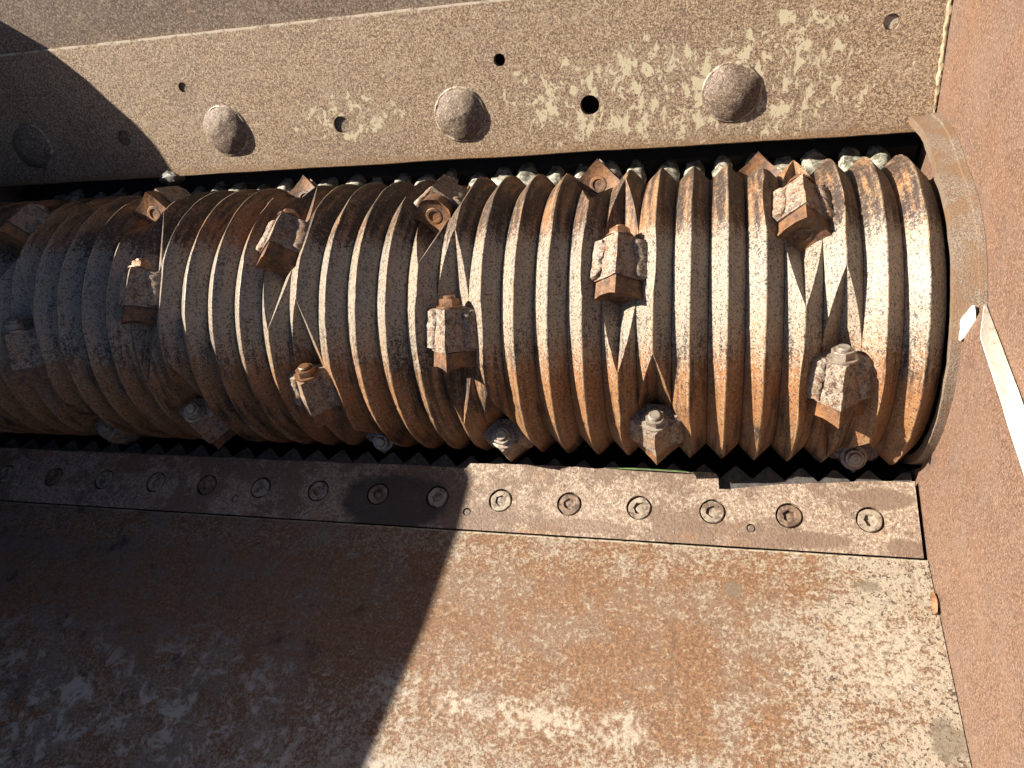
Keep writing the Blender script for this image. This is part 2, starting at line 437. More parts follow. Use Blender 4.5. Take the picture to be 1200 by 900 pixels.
def lathe(prof, frame, seg=24):
    """prof: (r, h) list, frame: (origin, ex, ey, eh) ; closed ends when r == 0"""
    o, ex, ey, eh = frame
    bm = bmesh.new()
    rows = []
    for r, h in prof:
        if r < 1e-6:
            rows.append([bm.verts.new(o + eh * h)])
        else:
            rows.append([bm.verts.new(o + ex * (r * math.cos(2 * math.pi * i / seg)) + ey * (r * math.sin(2 * math.pi * i / seg)) + eh * h) for i in range(seg)])
    for a, b in zip(rows, rows[1:]):
        if len(a) == 1 and len(b) == 1:
            continue
        for i in range(seg):
            j = (i + 1) % seg
            if len(a) == 1:
                bm.faces.new((a[0], b[i], b[j]))
            elif len(b) == 1:
                bm.faces.new((a[i], a[j], b[0]))
            else:
                bm.faces.new((a[i], a[j], b[j], b[i]))
    return bm

def cut(target, cutters):
    """boolean difference with temporary cutter meshes (world coordinates, target origin at 0)"""
    tmp = []
    for me in cutters:
        c = bpy.data.objects.new('cutter_tmp', me)
        COL.objects.link(c)
        tmp.append(c)
        md = target.modifiers.new('cut', 'BOOLEAN')
        md.operation = 'DIFFERENCE'
        md.solver = 'EXACT'
        md.object = c
    dg = bpy.context.evaluated_depsgraph_get()
    new = bpy.data.meshes.new_from_object(target.evaluated_get(dg))
    target.modifiers.clear()
    old = target.data
    target.data = new
    bpy.data.meshes.remove(old)
    for c in tmp:
        bpy.data.objects.remove(c)
    return new

def boolean_mesh(me, cutters):
    o = bpy.data.objects.new('boolean_tmp', me)
    COL.objects.link(o)
    cut(o, cutters)
    new = o.data
    bpy.data.objects.remove(o)
    return new

# ------------------------------------------------------------------ dimensions
R = 0.2
S0, PITCH = 0.02303, 0.0416862
RV = R - PITCH * 0.5
KMIN, KMAX = -29, 5
XL = -1.24                       # inner face of the far end wall
XW, XU = 0.264, 0.285            # lower and upper end wall faces
S_IN, S_OUT = (-0.1967, -0.0983), (-0.2949, -0.1094)       # bed knife surface
F_OUT = (-0.5313, -0.0710)                                  # floor rises away from it
U_LO, U_HI = (0.1986, 0.1291), (0.2936, 0.3175)             # deflector plate

# ------------------------------------------------------------------ ground and casing (below and behind)
bm = bmesh.new()
bmesh.ops.create_grid(bm, x_segments=8, y_segments=8, size=60)
g = link('ground', from_bm(bm), M_GROUND, origin=(0, 0, 0))
g.location.z = -1.1
g['kind'] = 'structure'

casing = empty('unseen_casing', (-0.5, 0.0, -0.45), 'dark steel casing added under and behind the toothed drum to block light', 'casing')
def box(x0, x1, y0, y1, z0, z1):
    return prism([(x0, y0), (x1, y0), (x1, y1), (x0, y1)], lambda u, v, w: Vector((u, v, w)), z0, z1)
link('bottom_pan', from_bm(box(XL - 0.02, XU + 0.02, -0.30, 0.36, -0.46, -0.45)), M_BLACK, casing)  # unseen panels, added to keep light out of the gaps round the drum
link('front_panel', from_bm(box(XL + 0.001, XW - 0.006, -0.308, -0.296, -0.449, -0.126)), M_BLACK, casing)
link('rear_panel', from_bm(box(XL + 0.001, XU - 0.002, 0.345, 0.36, -0.449, 0.33)), M_BLACK, casing)

# ------------------------------------------------------------------ deflector plate (behind the drum)
uy, uz = U_HI[0] - U_LO[0], U_HI[1] - U_LO[1]
ul = math.hypot(uy, uz)
UD = Vector((0, uy / ul, uz / ul))                 # up the plate
UN = Vector((0, -uz / ul, uy / ul))                # out of the plate, towards the viewer
UO = Vector((0, U_LO[0], U_LO[1]))
def on_upper(x, y, lift=0.0):
    """point of the plate surface at this x whose y is the given one"""
    t = (y - U_LO[0]) / UD.y
    return Vector((x, 0, 0)) + UO + UD * t + UN * lift

deflector = empty('deflector_plate', (-0.48, U_LO[0], U_LO[1]), 'brown rusted steel plate with domed bolts and cream paint flecks behind the drum', 'steel plate')
UT = 0.012
seg_x = 120
bm = bmesh.new()
rows = []
xa, xb = XL + 0.002, XU - 0.004
for i in range(seg_x + 1):
    x = xa + (xb - xa) * i / seg_x
    w = noise.noise(Vector((x * 9, 3.1, 0))) * 0.0012 + noise.noise(Vector((x * 60, 7.7, 0))) * 0.0005
    w2 = noise.noise(Vector((x * 25, 9.7, 0))) * 0.0008
    p0 = Vector((x, 0, 0)) + UO + UD * w
    p1 = Vector((x, 0, 0)) + UO + UD * (ul + w2)
    rows.append([bm.verts.new(q) for q in (p0 + UD * 0.0015 - UN * 0.0, p1, p1 - UN * UT, p0 - UN * UT, p0 - UN * 0.0015)])
for a, b in zip(rows, rows[1:]):
    for j in range(5):
        bm.faces.new((a[j], a[(j + 1) % 5], b[(j + 1) % 5], b[j]))
bm.faces.new(rows[0]); bm.faces.new(rows[-1][::-1])
plate_me = from_bm(bm)
EX = Vector((1, 0, 0))
HOLES = [(-0.939, 0.2288, 0.0125), (-0.5467, 0.2271, 0.0125), (-0.1639, 0.2278, 0.0135),
         (-0.8021, 0.2601, 0.0075), (-0.288, 0.2591, 0.0085), (0.2186, 0.2603, 0.0095)]
cutters = [from_bm(lathe([(0, -0.03), (r, -0.03), (r, 0.02), (0, 0.02)], (on_upper(x, y), EX, UD, UN), 32)) for x, y, r in HOLES]
plate_me = boolean_mesh(plate_me, cutters)
link('lower_sheet', plate_me, M_UPPER, deflector, smooth=30)
for (x, y, r), deep in zip(HOLES, (0.005, 0.004, None, 0.003, None, 0.0035)):
    if deep:
        link('hole_plug', from_bm(lathe([(0, -0.011), (r * 0.985, -0.011), (r * 0.985, -deep - 0.001), (r * 0.9, -deep), (0, -deep)], (on_upper(x, y), EX, UD, UN), 28)), M_RING if x > 0 else M_DOME, deflector, smooth=40)
for n, (x, y) in enumerate(((-1.125, 0.2276), (-0.7463, 0.2288), (-0.3557, 0.228), (0.0282, 0.2291))):
    r, h = 0.0362, 0.0115
    rs = (r * r + h * h) / (2 * h)
    prof = [(r + 0.0015, -0.001), (r + 0.0012, 0.0018), (r - 0.0006, 0.0024)]
    a0 = math.asin(min(1, (r - 0.001) / rs))
    for i in range(0, 11):
        a = a0 * (1 - i / 10)
        prof.append((max(0, rs * math.sin(a)) if i < 10 else 0, rs * math.cos(a) - (rs - h) + 0.0022))
    bm = lathe(prof, (on_upper(x, y), EX, UD, UN), 44)
    roughen(bm, 0.0020, 45, n * 3.7)
    roughen(bm, 0.0008, 160, n)
    link('domed_bolt', from_bm(bm), M_DOME, deflector, smooth=50)
    bm = lathe([(0.0350, -0.001), (0.0350, 0.0014), (0.0372, 0.0022), (0.0388, 0.0012), (0.0396, -0.001)], (on_upper(x, y), EX, UD, UN), 44)
    roughen(bm, 0.0012, 110, n)
    link('paint_ring', from_bm(bm), M_RING, deflector, smooth=60)
# the next plate up, its lower edge tucked behind the lip
U2 = Vector((0, 0.046, 0.17)).normalized()
U2N = Vector((0, -U2.z, U2.y))
o2 = UO + UD * (ul - 0.001) - UN * 0.0035
bm = prism([(0, 0), (0.30, 0), (0.30, -0.01), (0, -0.01)], lambda u, v, w: Vector((w, 0, 0)) + o2 + U2 * u + U2N * v, xa, xb)
bevel(bm, 0.001, 1)
link('upper_sheet', from_bm(bm), M_UPPER2, deflector, label='greyer steel sheet above the seam')
# weld / paint bead in the corner with the end wall
def bead(p0, p1, e1, e2, r, n=40, seg=8, amp=0.45, sc=70, seed=0.0, squash=1.0, ends=5):
    bm = bmesh.new()
    rr = []
    for i in range(n + 1):
        t = i / n
        c = p0.lerp(p1, t)
        f = min(1, ends * t + 0.25, ends * (1 - t) + 0.25)
        ring = []
        for j in range(seg):
            a = 2 * math.pi * j / seg
            q = r * f * (1 + amp * noise.noise(c * sc + Vector((math.cos(a), math.sin(a), seed)) * 1.3))
            ring.append(bm.verts.new(c + e1 * (q * math.cos(a)) + e2 * (q * squash * math.sin(a))))
        rr.append(ring)
    for a, b in zip(rr, rr[1:]):
        for j in range(seg):
            bm.faces.new((a[j], a[(j + 1) % seg], b[(j + 1) % seg], b[j]))
    bm.faces.new(rr[0]); bm.faces.new(rr[-1][::-1])
    return bm
cw = Vector((XU - 0.003, 0, 0))
link('weld_bead', from_bm(bead(cw + UO + UD * 0.012, cw + UO + UD * (ul + 0.1), EX, UN, 0.0028, 140, 8, 0.6, 120)), M_CREAM, deflector, smooth=60)

# ------------------------------------------------------------------ end walls
upper_wall = empty('end_wall', (XU, -0.3, -0.45), 'tall reddish brown rusted wall closing the near end of the drum', 'wall')
bm = prism([(-1.1, -0.47), (0.375, -0.47), (0.375, 0.50), (-1.1, 0.50)], lambda u, v, w: Vector((w, u, v)), XU, XU + 0.012)
link('wall_sheet', from_bm(bm), M_WALL, upper_wall)

cheek = empty('cheek_plate', (XW, -0.3, -0.45), 'rusty brown cheek plate with white edge, cut round beside the drum', 'steel plate')
ARC = [(-0.1420, 0.1180), (-0.1298, 0.1064), (-0.1393, 0.0862), (-0.1535, 0.0640), (-0.1656, 0.0398), (-0.1735, 0.0120), (-0.1775, -0.0156), (-0.1815, -0.0470), (-0.1850, -0.0812)]
arc = [(-0.03, -0.215), (-0.10, -0.19), (-0.155, -0.145)] + [(y - 0.0005, z) for y, z in ARC[::-1][:-1]]
front_top = [(-0.1443, 0.1250), (-0.1624, 0.1677), (-0.1776, 0.1729), (-0.3519, 0.1947), (-1.05, 0.1947 + 0.6981 * 0.1250)]
back_top = [(-0.1000, 0.1000), (-0.1060, 0.1271), (-0.1177, 0.1550), (-0.2639, 0.1808), (-1.05, 0.1808 + 0.786 * 0.131)]
outline = arc + front_top + [(-1.05, -0.46), (0.02, -0.46), (0.02, -0.225)]
backl = arc + back_top + [(-1.05, -0.46), (0.02, -0.46), (0.02, -0.225)]
bm = bmesh.new()
XB = XU - 0.001
va = [bm.verts.new((XW, y, z)) for y, z in outline]
vb = [bm.verts.new((XB, y, z)) for y, z in backl]
n = len(va)
bm.faces.new(va[::-1]); bm.faces.new(vb)
for i in range(n):
    j = (i + 1) % n
    bm.faces.new((va[i], va[j], vb[j], vb[i]))
bevel(bm, 0.0016, 2, 40)
link('cheek_sheet', from_bm(bm), M_WALL2, cheek, smooth=35)
def skin(front, back, lift, drop=0.0):
    bm = bmesh.new()
    up = Vector((-0.0, -0.05, 1)).normalized()
    N = 40
    def seg_path(pa, pb, t):
        ls = [math.dist(a, b) for a, b in zip(pa, pa[1:])]
        L = sum(ls) * t
        for i, l in enumerate(ls):
            if L <= l + 1e-9 or i == len(ls) - 1:
                q = min(1, L / l)
                return tuple((p[i][0] + (p[i + 1][0] - p[i][0]) * q, p[i][1] + (p[i + 1][1] - p[i][1]) * q) for p in (pa, pb))
            L -= l
    rows = []
    for i in range(N + 1):
        f, b = seg_path(front, back, i / N)
        P, Q = Vector((XW + 0.0008, *f)), Vector((XB - 0.0005, *b))
        jig = 0.0006 * noise.noise(P * 120)
        rows.append([bm.verts.new(v) for v in (P + up * 0.0002 + EX * abs(jig) * 2, P + up * (lift + jig), Q + up * (lift + jig), Q - up * 0.001)])
    for a, b in zip(rows, rows[1:]):
        for j in range(4):
            bm.faces.new((a[j], a[(j + 1) % 4], b[(j + 1) % 4], b[j]))
    bm.faces.new(rows[0]); bm.faces.new(rows[-1][::-1])
    return from_bm(bm)
link('painted_edge', skin(front_top[2:], back_top[2:], 0.003), M_WHITE, cheek, smooth=40, label='white painted top edge')
chip = [(0.2608, -0.1510, 0.1335), (0.2610, -0.1345, 0.1495), (0.2718, -0.1240, 0.1590), (0.2738, -0.1336, 0.1508), (0.2737, -0.1424, 0.1428)]
bm = bmesh.new()
cu = Vector((-0.05, -0.68, 0.73))
va = [bm.verts.new(Vector(p) + cu * 0.003) for p in chip]
vb = [bm.verts.new(Vector(p) - cu * 0.006) for p in chip]
bm.faces.new(va); bm.faces.new(vb[::-1])
for i in range(5):
    bm.faces.new((va[i], vb[i], vb[(i + 1) % 5], va[(i + 1) % 5]))
bmesh.ops.subdivide_edges(bm, edges=bm.edges[:], cuts=3, use_grid_fill=True)
roughen(bm, 0.0010, 160, 2.0)
link('painted_corner', from_bm(bm), M_WHITE, cheek, smooth=40, label='chipped white painted corner against the round guard')

# far end wall: its sloping top edge throws the shade that covers the far third
def back_project(p):
    k = (p[0] - XL) / SX
    return (p[1] + SUN.y * k, p[2] + SUN.z * k)
shade = [(-1.0924, 0.317, 0.3646), (-1.0241, 0.2925, 0.3159), (-0.9718, 0.2705, 0.2722), (-0.941, 0.2543, 0.2399), (-0.9065, 0.2377, 0.2068), (-0.8812, 0.2211, 0.1739), (-0.8631, 0.1987, 0.1293)]
edge = [back_project(p) for p in shade]
low = [back_project(p) for p in [tuple(CAM + (Vector(p) - CAM) * 1.036) for p in ((-0.3102, -0.2352, -0.0685), (-0.3165, -0.3087, -0.0769), (-0.3267, -0.45, -0.0539), (-0.3504, -0.6146, -0.0272))]]
e0 = edge[-1]
mid_pts = []
outl = [(0.5, -0.47), (0.5, edge[0][1])] + edge + low
y9 = low[-1][0] - 0.5
outl += [(y9, low[-1][1] + 0.04), (y9, -0.47)]
far = empty('far_wall', (XL, -0.1, -0.45), 'rusty wall with stepped top edge closing the far shaded end of the drum', 'wall')
link('wall_sheet', from_bm(prism(outl, lambda u, v, w: Vector((w, u, v)), XL - 0.012, XL)), M_WALL, far)

# ------------------------------------------------------------------ floor plate
floor = empty('floor_plate', (-0.45, -0.60, -0.03), 'large rusty floor plate with cream patches sloping up from the bed bar', 'steel plate')
fd = Vector((0, F_OUT[0] - S_OUT[0], F_OUT[1] - S_OUT[1])).normalized()
fn = Vector((0, fd.z, -fd.y)).normalized()
if fn.z < 0:
    fn = -fn
fo = Vector((0, *S_OUT))
bm = bmesh.new()
NX = 160
rows = []
x0, x1 = XL + 0.001, XW - 0.0012
for i in range(NX + 1):
    x = x0 + (x1 - x0) * i / NX
    wv = 0.0016 + noise.noise(Vector((x * 14, 1.1, 0))) * 0.0006 + noise.noise(Vector((x * 90, 4.1, 0))) * 0.0005
    b = Vector((x, 0, 0)) + fo
    rows.append([bm.verts.new(q) for q in (b + fd * wv - fn * 0.0012, b + fd * (wv + 0.0022), b + fd * 0.75, b + fd * 0.75 - fn * 0.012, b + fd * wv - fn * 0.012)])
for a, b in zip(rows, rows[1:]):
    for j in range(5):
        bm.faces.new((a[j], a[(j + 1) % 5], b[(j + 1) % 5], b[j]))
bm.faces.new(rows[0]); bm.faces.new(rows[-1][::-1])
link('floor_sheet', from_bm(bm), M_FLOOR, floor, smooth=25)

# ------------------------------------------------------------------ bed knife bar with its teeth and screws
bar = empty('bed_knife', (-0.45, -0.26, -0.10), 'toothed steel bed bar with a row of socket screws below the drum', 'blade bar')
sd = Vector((0, S_OUT[0] - S_IN[0], S_OUT[1] - S_IN[1])).normalized()     # away from the drum
sn = Vector((0, sd.z, -sd.y)).normalized()
if sn.z < 0:
    sn = -sn
def on_bar(x, y, lift=0.0):
    t = (y - S_IN[0]) / sd.y
    return Vector((x, 0, 0)) + Vector((0, *S_IN)) + sd * t + sn * lift
Y_TIP, Y_NOTCH, Y_OUT = -0.1775, -0.1960, -0.2945
xr = XW - 0.0050
top_pts = [(xr, Y_OUT)]
k = KMAX + 1
pts = []
while True:
    xt = S0 + (k + 0.5) * PITCH - 0.002
    xn = S0 + k * PITCH - 0.002
    if xt < XL + 0.03:
        break
    j = random.uniform(-0.001, 0.001)
    if xt < xr - 0.004:
        pts += [(xt + 0.0018, Y_TIP - 0.0012 + j), (xt - 0.0018, Y_TIP - 0.0012 + j)]
    if xn < xr - 0.004:
        pts += [(xn + 0.001, Y_NOTCH + j), (xn - 0.001, Y_NOTCH + j)]
    k -= 1
pts = [(xr, pts[0][1] if pts else Y_NOTCH)] + pts + [(XL + 0.001, Y_NOTCH), (XL + 0.001, Y_OUT)]
def plate(outline, top, bot):
    bm = bmesh.new()
    ta = [bm.verts.new(on_bar(x, y, top)) for x, y in outline]
    tb = [bm.verts.new(on_bar(x, y, bot)) for x, y in outline]
    n = len(ta)
    bm.faces.new(ta); bm.faces.new(tb[::-1])
    for i in range(n):
        j = (i + 1) % n
        bm.faces.new((ta[i], tb[i], tb[j], ta[j]))
    return from_bm(bm)
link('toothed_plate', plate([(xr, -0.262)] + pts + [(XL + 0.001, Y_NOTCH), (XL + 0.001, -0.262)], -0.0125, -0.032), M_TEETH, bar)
# the strip on top has a worn, broken edge: a step where a corner has gone, slowly closing towards the end wall
edge_pts = []
x = xr
while x > XL + 0.004:
    if x > 0.017:
        t = min(1, (xr - x) / (xr - 0.03))
        y = -0.1965 - 0.0215 * t ** 1.6
    else:
        y = -0.1955 if x > -0.33 else -0.2035
    if x <= 0.017 and edge_pts and edge_pts[-1][0] > 0.017:
        edge_pts += [(0.0195, -0.2170), (0.0185, -0.2010), (0.0150, -0.1955)]
    y += noise.noise(Vector((x * 16, 2.2, 0))) * 0.0022 + noise.noise(Vector((x * 70, 5.2, 0))) * 0.0012
    edge_pts.append((x, y))
    x -= 0.006
bar_me = plate([(xr, Y_OUT)] + edge_pts + [(XL + 0.001, -0.2035), (XL + 0.001, Y_OUT)], 0.0, -0.0124)
SCREWS = [0.2029, 0.107, 0.0116, -0.0838, -0.1789, -0.2767, -0.3706, -0.4625, -0.559, -0.6556, -0.7495, -0.8425, -0.94, -1.0384, -1.1368, -1.2319]
PINS = [0.0595, -0.323, -0.6936, -1.0974]
cutters = [from_bm(lathe([(0, -0.0119), (0.0172, -0.0119), (0.0172, 0.01), (0, 0.01)], (on_bar(x, -0.2498), EX, -sd, sn), 30)) for x in SCREWS]
cutters += [from_bm(lathe([(0, -0.010), (0.0058, -0.010), (0.0058, 0.01), (0, 0.01)], (on_bar(x, -0.2692), EX, -sd, sn), 18)) for x in PINS]
bar_me = boolean_mesh(bar_me, cutters)
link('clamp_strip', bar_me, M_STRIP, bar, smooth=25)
def screw_mesh(fr, seed):
    """countersunk socket screw: ring, six-sided socket, crusted floor"""
    o, ex, ey, eh = fr
    bm = bmesh.new()
    seg = 24
    def circ(r, h, hexa=False):
        out = []
        for i in range(seg):
            a = 2 * math.pi * i / seg
            q = r
            if hexa:
                b = (a % (math.pi / 3)) - math.pi / 6
                q = r * math.cos(math.pi / 6) / math.cos(b)
            out.append(bm.verts.new(o + ex * (q * math.cos(a + seed)) + ey * (q * math.sin(a + seed)) + eh * h))
        return out
    rings = [circ(0.0151, -0.0115), circ(0.0151, -0.0022), circ(0.0141, -0.0010), circ(0.0088, -0.0010, True), circ(0.0084, -0.0016, True), circ(0.0078, random.uniform(-0.006, -0.003), True)]
    for a, b in zip(rings, rings[1:]):
        for i in range(seg):
            j = (i + 1) % seg
            bm.faces.new((a[i], a[j], b[j], b[i]))
    fill = random.uniform(-0.0062, -0.0022)
    c = bm.verts.new(o + eh * fill + ex * random.uniform(-0.003, 0.004) + ey * random.uniform(-0.004, 0.002))
    for i in range(seg):
        bm.faces.new((rings[-1][i], rings[-1][(i + 1) % seg], c))
    bm.faces.new(rings[0][::-1])
    roughen(bm, 0.0015, 120, seed)
    return from_bm(bm)
for i, x in enumerate(SCREWS):
    link('socket_screw', screw_mesh((on_bar(x, -0.2498), EX, -sd, sn), i * 0.7), (M_SCREW, M_RUSTSCREW, M_SCREW)[i % 3], bar, smooth=35)
for x in PINS:
    link('dowel_pin', from_bm(lathe([(0, -0.0099), (0.005, -0.0099), (0.005, -0.0025), (0.004, -0.0015), (0, -0.0015)], (on_bar(x, -0.2692), EX, -sd, sn), 16)), M_SCREW, bar, smooth=35)

# ------------------------------------------------------------------ stripper comb behind the drum
comb = empty('stripper_comb', (-0.48, 0.25, 0.05), 'dark comb with pale finger tips peeping over the drum ridges', 'comb')
link('comb_beam', from_bm(box(XL + 0.004, XU - 0.006, 0.226, 0.30, -0.02, 0.085)), M_BLACK, comb)
for k in range(KMIN + 1, KMAX + 1):
    x = S0 + k * PITCH + random.uniform(-0.004, 0.002)
    bm = bmesh.new()
    bmesh.ops.create_icosphere(bm, subdivisions=3, radius=1)
    sx = random.uniform(0.013, 0.0205)
    sz = random.uniform(0.010, 0.015)
    for v in bm.verts:
        v.co = Vector((v.co.x * sx, v.co.y * 0.012 + (0.03 * max(0, v.co.y)), v.co.z * sz))
    roughen(bm, 0.0045, 75, k)
    roughen(bm, 0.002, 220, k)
    bmesh.ops.translate(bm, verts=bm.verts, vec=Vector((x + random.uniform(-0.004, 0.004), 0.192, 0.081 + random.uniform(-0.007, 0.004))))
    link('finger', from_bm(bm), M_COMB, comb, smooth=60)  # pale tips, one behind each ridge

# ------------------------------------------------------------------ rotor
rotor = empty('shredder_rotor', (-0.48, 0.0, 0.0), 'rusty ridged shredder drum with bolted square cutters lying across the hopper', 'shredder drum')
# ridge number -> angle of its cutter round the drum (0 = level towards the viewer, 90 = on top)
CUTTERS = {4: -40, 3: 25.5, 2: 92, 1: 153, -2: -3, -3: 69.5, -4: 135, -7: -20, -8: 44, -9: 109, -12: -42, -13: 17,
           -14: 85, -15: 148, -18: -6, -19: 61.5, -20: 122, -23: -28, -24: 36, -25: 100, -29: 13}
KNIVES = list(CUTTERS.items())
RUSTY_SHADED_NUTS = {2, -3, -19, -8, -13, -14}  # rusty ones, and one browned to look shaded
T_BACK, T_MID, T_FRONT = -0.030, 0.024, 0.048
RC_K = 0.1785
HW = PITCH * 0.90
def frame(k, phi):
    f = rad(phi)
    er = Vector((0, -math.cos(f), math.sin(f)))
    et = Vector((0, -math.sin(f), -math.cos(f)))        # the way the drum turns: down towards the viewer
    et = Vector((0, -math.sin(f) * 1.0, -math.cos(f)))
    # derivative of er for falling phi
    et = Vector((0, -math.sin(f), -math.cos(f)))
    return Vector((S0 + k * PITCH, 0, 0)), EX, et, er
V0 = 0.1535
def pocket(k, phi):
    """the straight V-shaped seat milled across the drum for a square cutter"""
    o, ex, et, er = frame(k, phi)
    return from_bm(prism([(0.0, V0), (0.11, V0 + 0.11), (-0.11, V0 + 0.11)], lambda u, v, w: o + ex * u + et * w + er * v, -0.135, 0.145))

NSEG = 260
def ridge_mesh(k):
    xc = S0 + k * PITCH
    hw = PITCH / 2 - 0.0003
    bm = bmesh.new()
    rings = []
    for i in range(NSEG):
        a = 2 * math.pi * i / NSEG
        er = Vector((0, -math.cos(a), math.sin(a)))
        w = noise.noise(Vector((k * 3.1, math.cos(a) * 3, math.sin(a) * 3))) * 0.0008
        w2 = noise.noise(Vector((k * 5.3, math.cos(a) * 9, math.sin(a) * 9))) * 0.0006
        nk = noise.noise(Vector((k * 7.7, math.cos(a) * 22, math.sin(a) * 22)))
        w -= max(0.0, nk - 0.38) * 0.006
        prof = [(-hw, 0.130), (-hw, RV), (-0.0006 + w2, R - 0.0004 + w), (0.0006 + w2, R - 0.0004 + w), (hw, RV), (hw, 0.130)]
        rings.append([bm.verts.new(Vector((xc + dx, 0, 0)) + er * r) for dx, r in prof])
    for i in range(NSEG):
        a, b = rings[i], rings[(i + 1) % NSEG]
        for j in range(6):
            q = (j + 1) % 6
            bm.faces.new((a[j], a[q], b[q], b[j]))
    return from_bm(bm)
for k in range(KMIN, KMAX + 1):
    me = ridge_mesh(k)
    cs = [pocket(q[0], q[1]) for q in KNIVES if abs(q[0] - k) <= 1]
    if cs:
        me = boolean_mesh(me, cs)
    link('ridge', me, M_ROTOR, rotor, origin=(S0 + k * PITCH, 0, 0), smooth=28)
XF = Vector((0, 0, 0))
fr = (XF, Vector((0, -1, 0)), Vector((0, 0, 1)), EX)
xe = S0 + (KMAX + 0.5) * PITCH
link('shaft', from_bm(lathe([(0, XL + 0.003), (0.1295, XL + 0.003), (0.1295, xe), (0, xe)], fr, 64)), M_BLACK, rotor, smooth=40)
def guard_profile(off):
    p = [(-(0.1975 + off) * math.cos(rad(q)), (0.1975 + off) * math.sin(rad(q))) for q in range(-60, 108, 3)]
    e = p[-1]
    for i in range(1, 9):
        t = i / 8
        p.append((e[0] + (0.2060 - e[0]) * t, e[1] + (0.1500 + off - e[1]) * t + 0.012 * math.sin(t * math.pi)))
    return p
def guard(name, off, thick, x0, x1, seed):
    bm = bmesh.new()
    pa, pb = guard_profile(off), guard_profile(off - thick)
    rows = []
    for (y, z), (y2, z2) in zip(pa, pb):
        w = noise.noise(Vector((y * 40, z * 40, seed))) * 0.0012
        d = Vector((0, y, z)).normalized() * (noise.noise(Vector((y * 25, z * 25, seed + 3))) * 0.0012)
        rows.append([bm.verts.new(v) for v in (Vector((x0 + w, y, z)) + d, Vector((x1, y, z)) + d, Vector((x1, y2, z2)), Vector((x0 + w, y2, z2)))])
    for p, q in zip(rows, rows[1:]):
        for i in range(4):
            bm.faces.new((p[i], p[(i + 1) % 4], q[(i + 1) % 4], q[i]))
    bm.faces.new(rows[0]); bm.faces.new(rows[-1][::-1])
    bevel(bm, 0.0012, 2, 50)
    return from_bm(bm)
link('drum_guard', guard('g', 0.0, 0.012, xe + 0.0015, XU - 0.0006, 1.0), M_COLLAR, upper_wall, smooth=30, label='pale rusty guard band curving round the drum end')
link('guard_rim', guard('g', 0.0035, 0.010, XU - 0.0075, XU - 0.0004, 5.0), M_COLLAR, upper_wall, smooth=30)

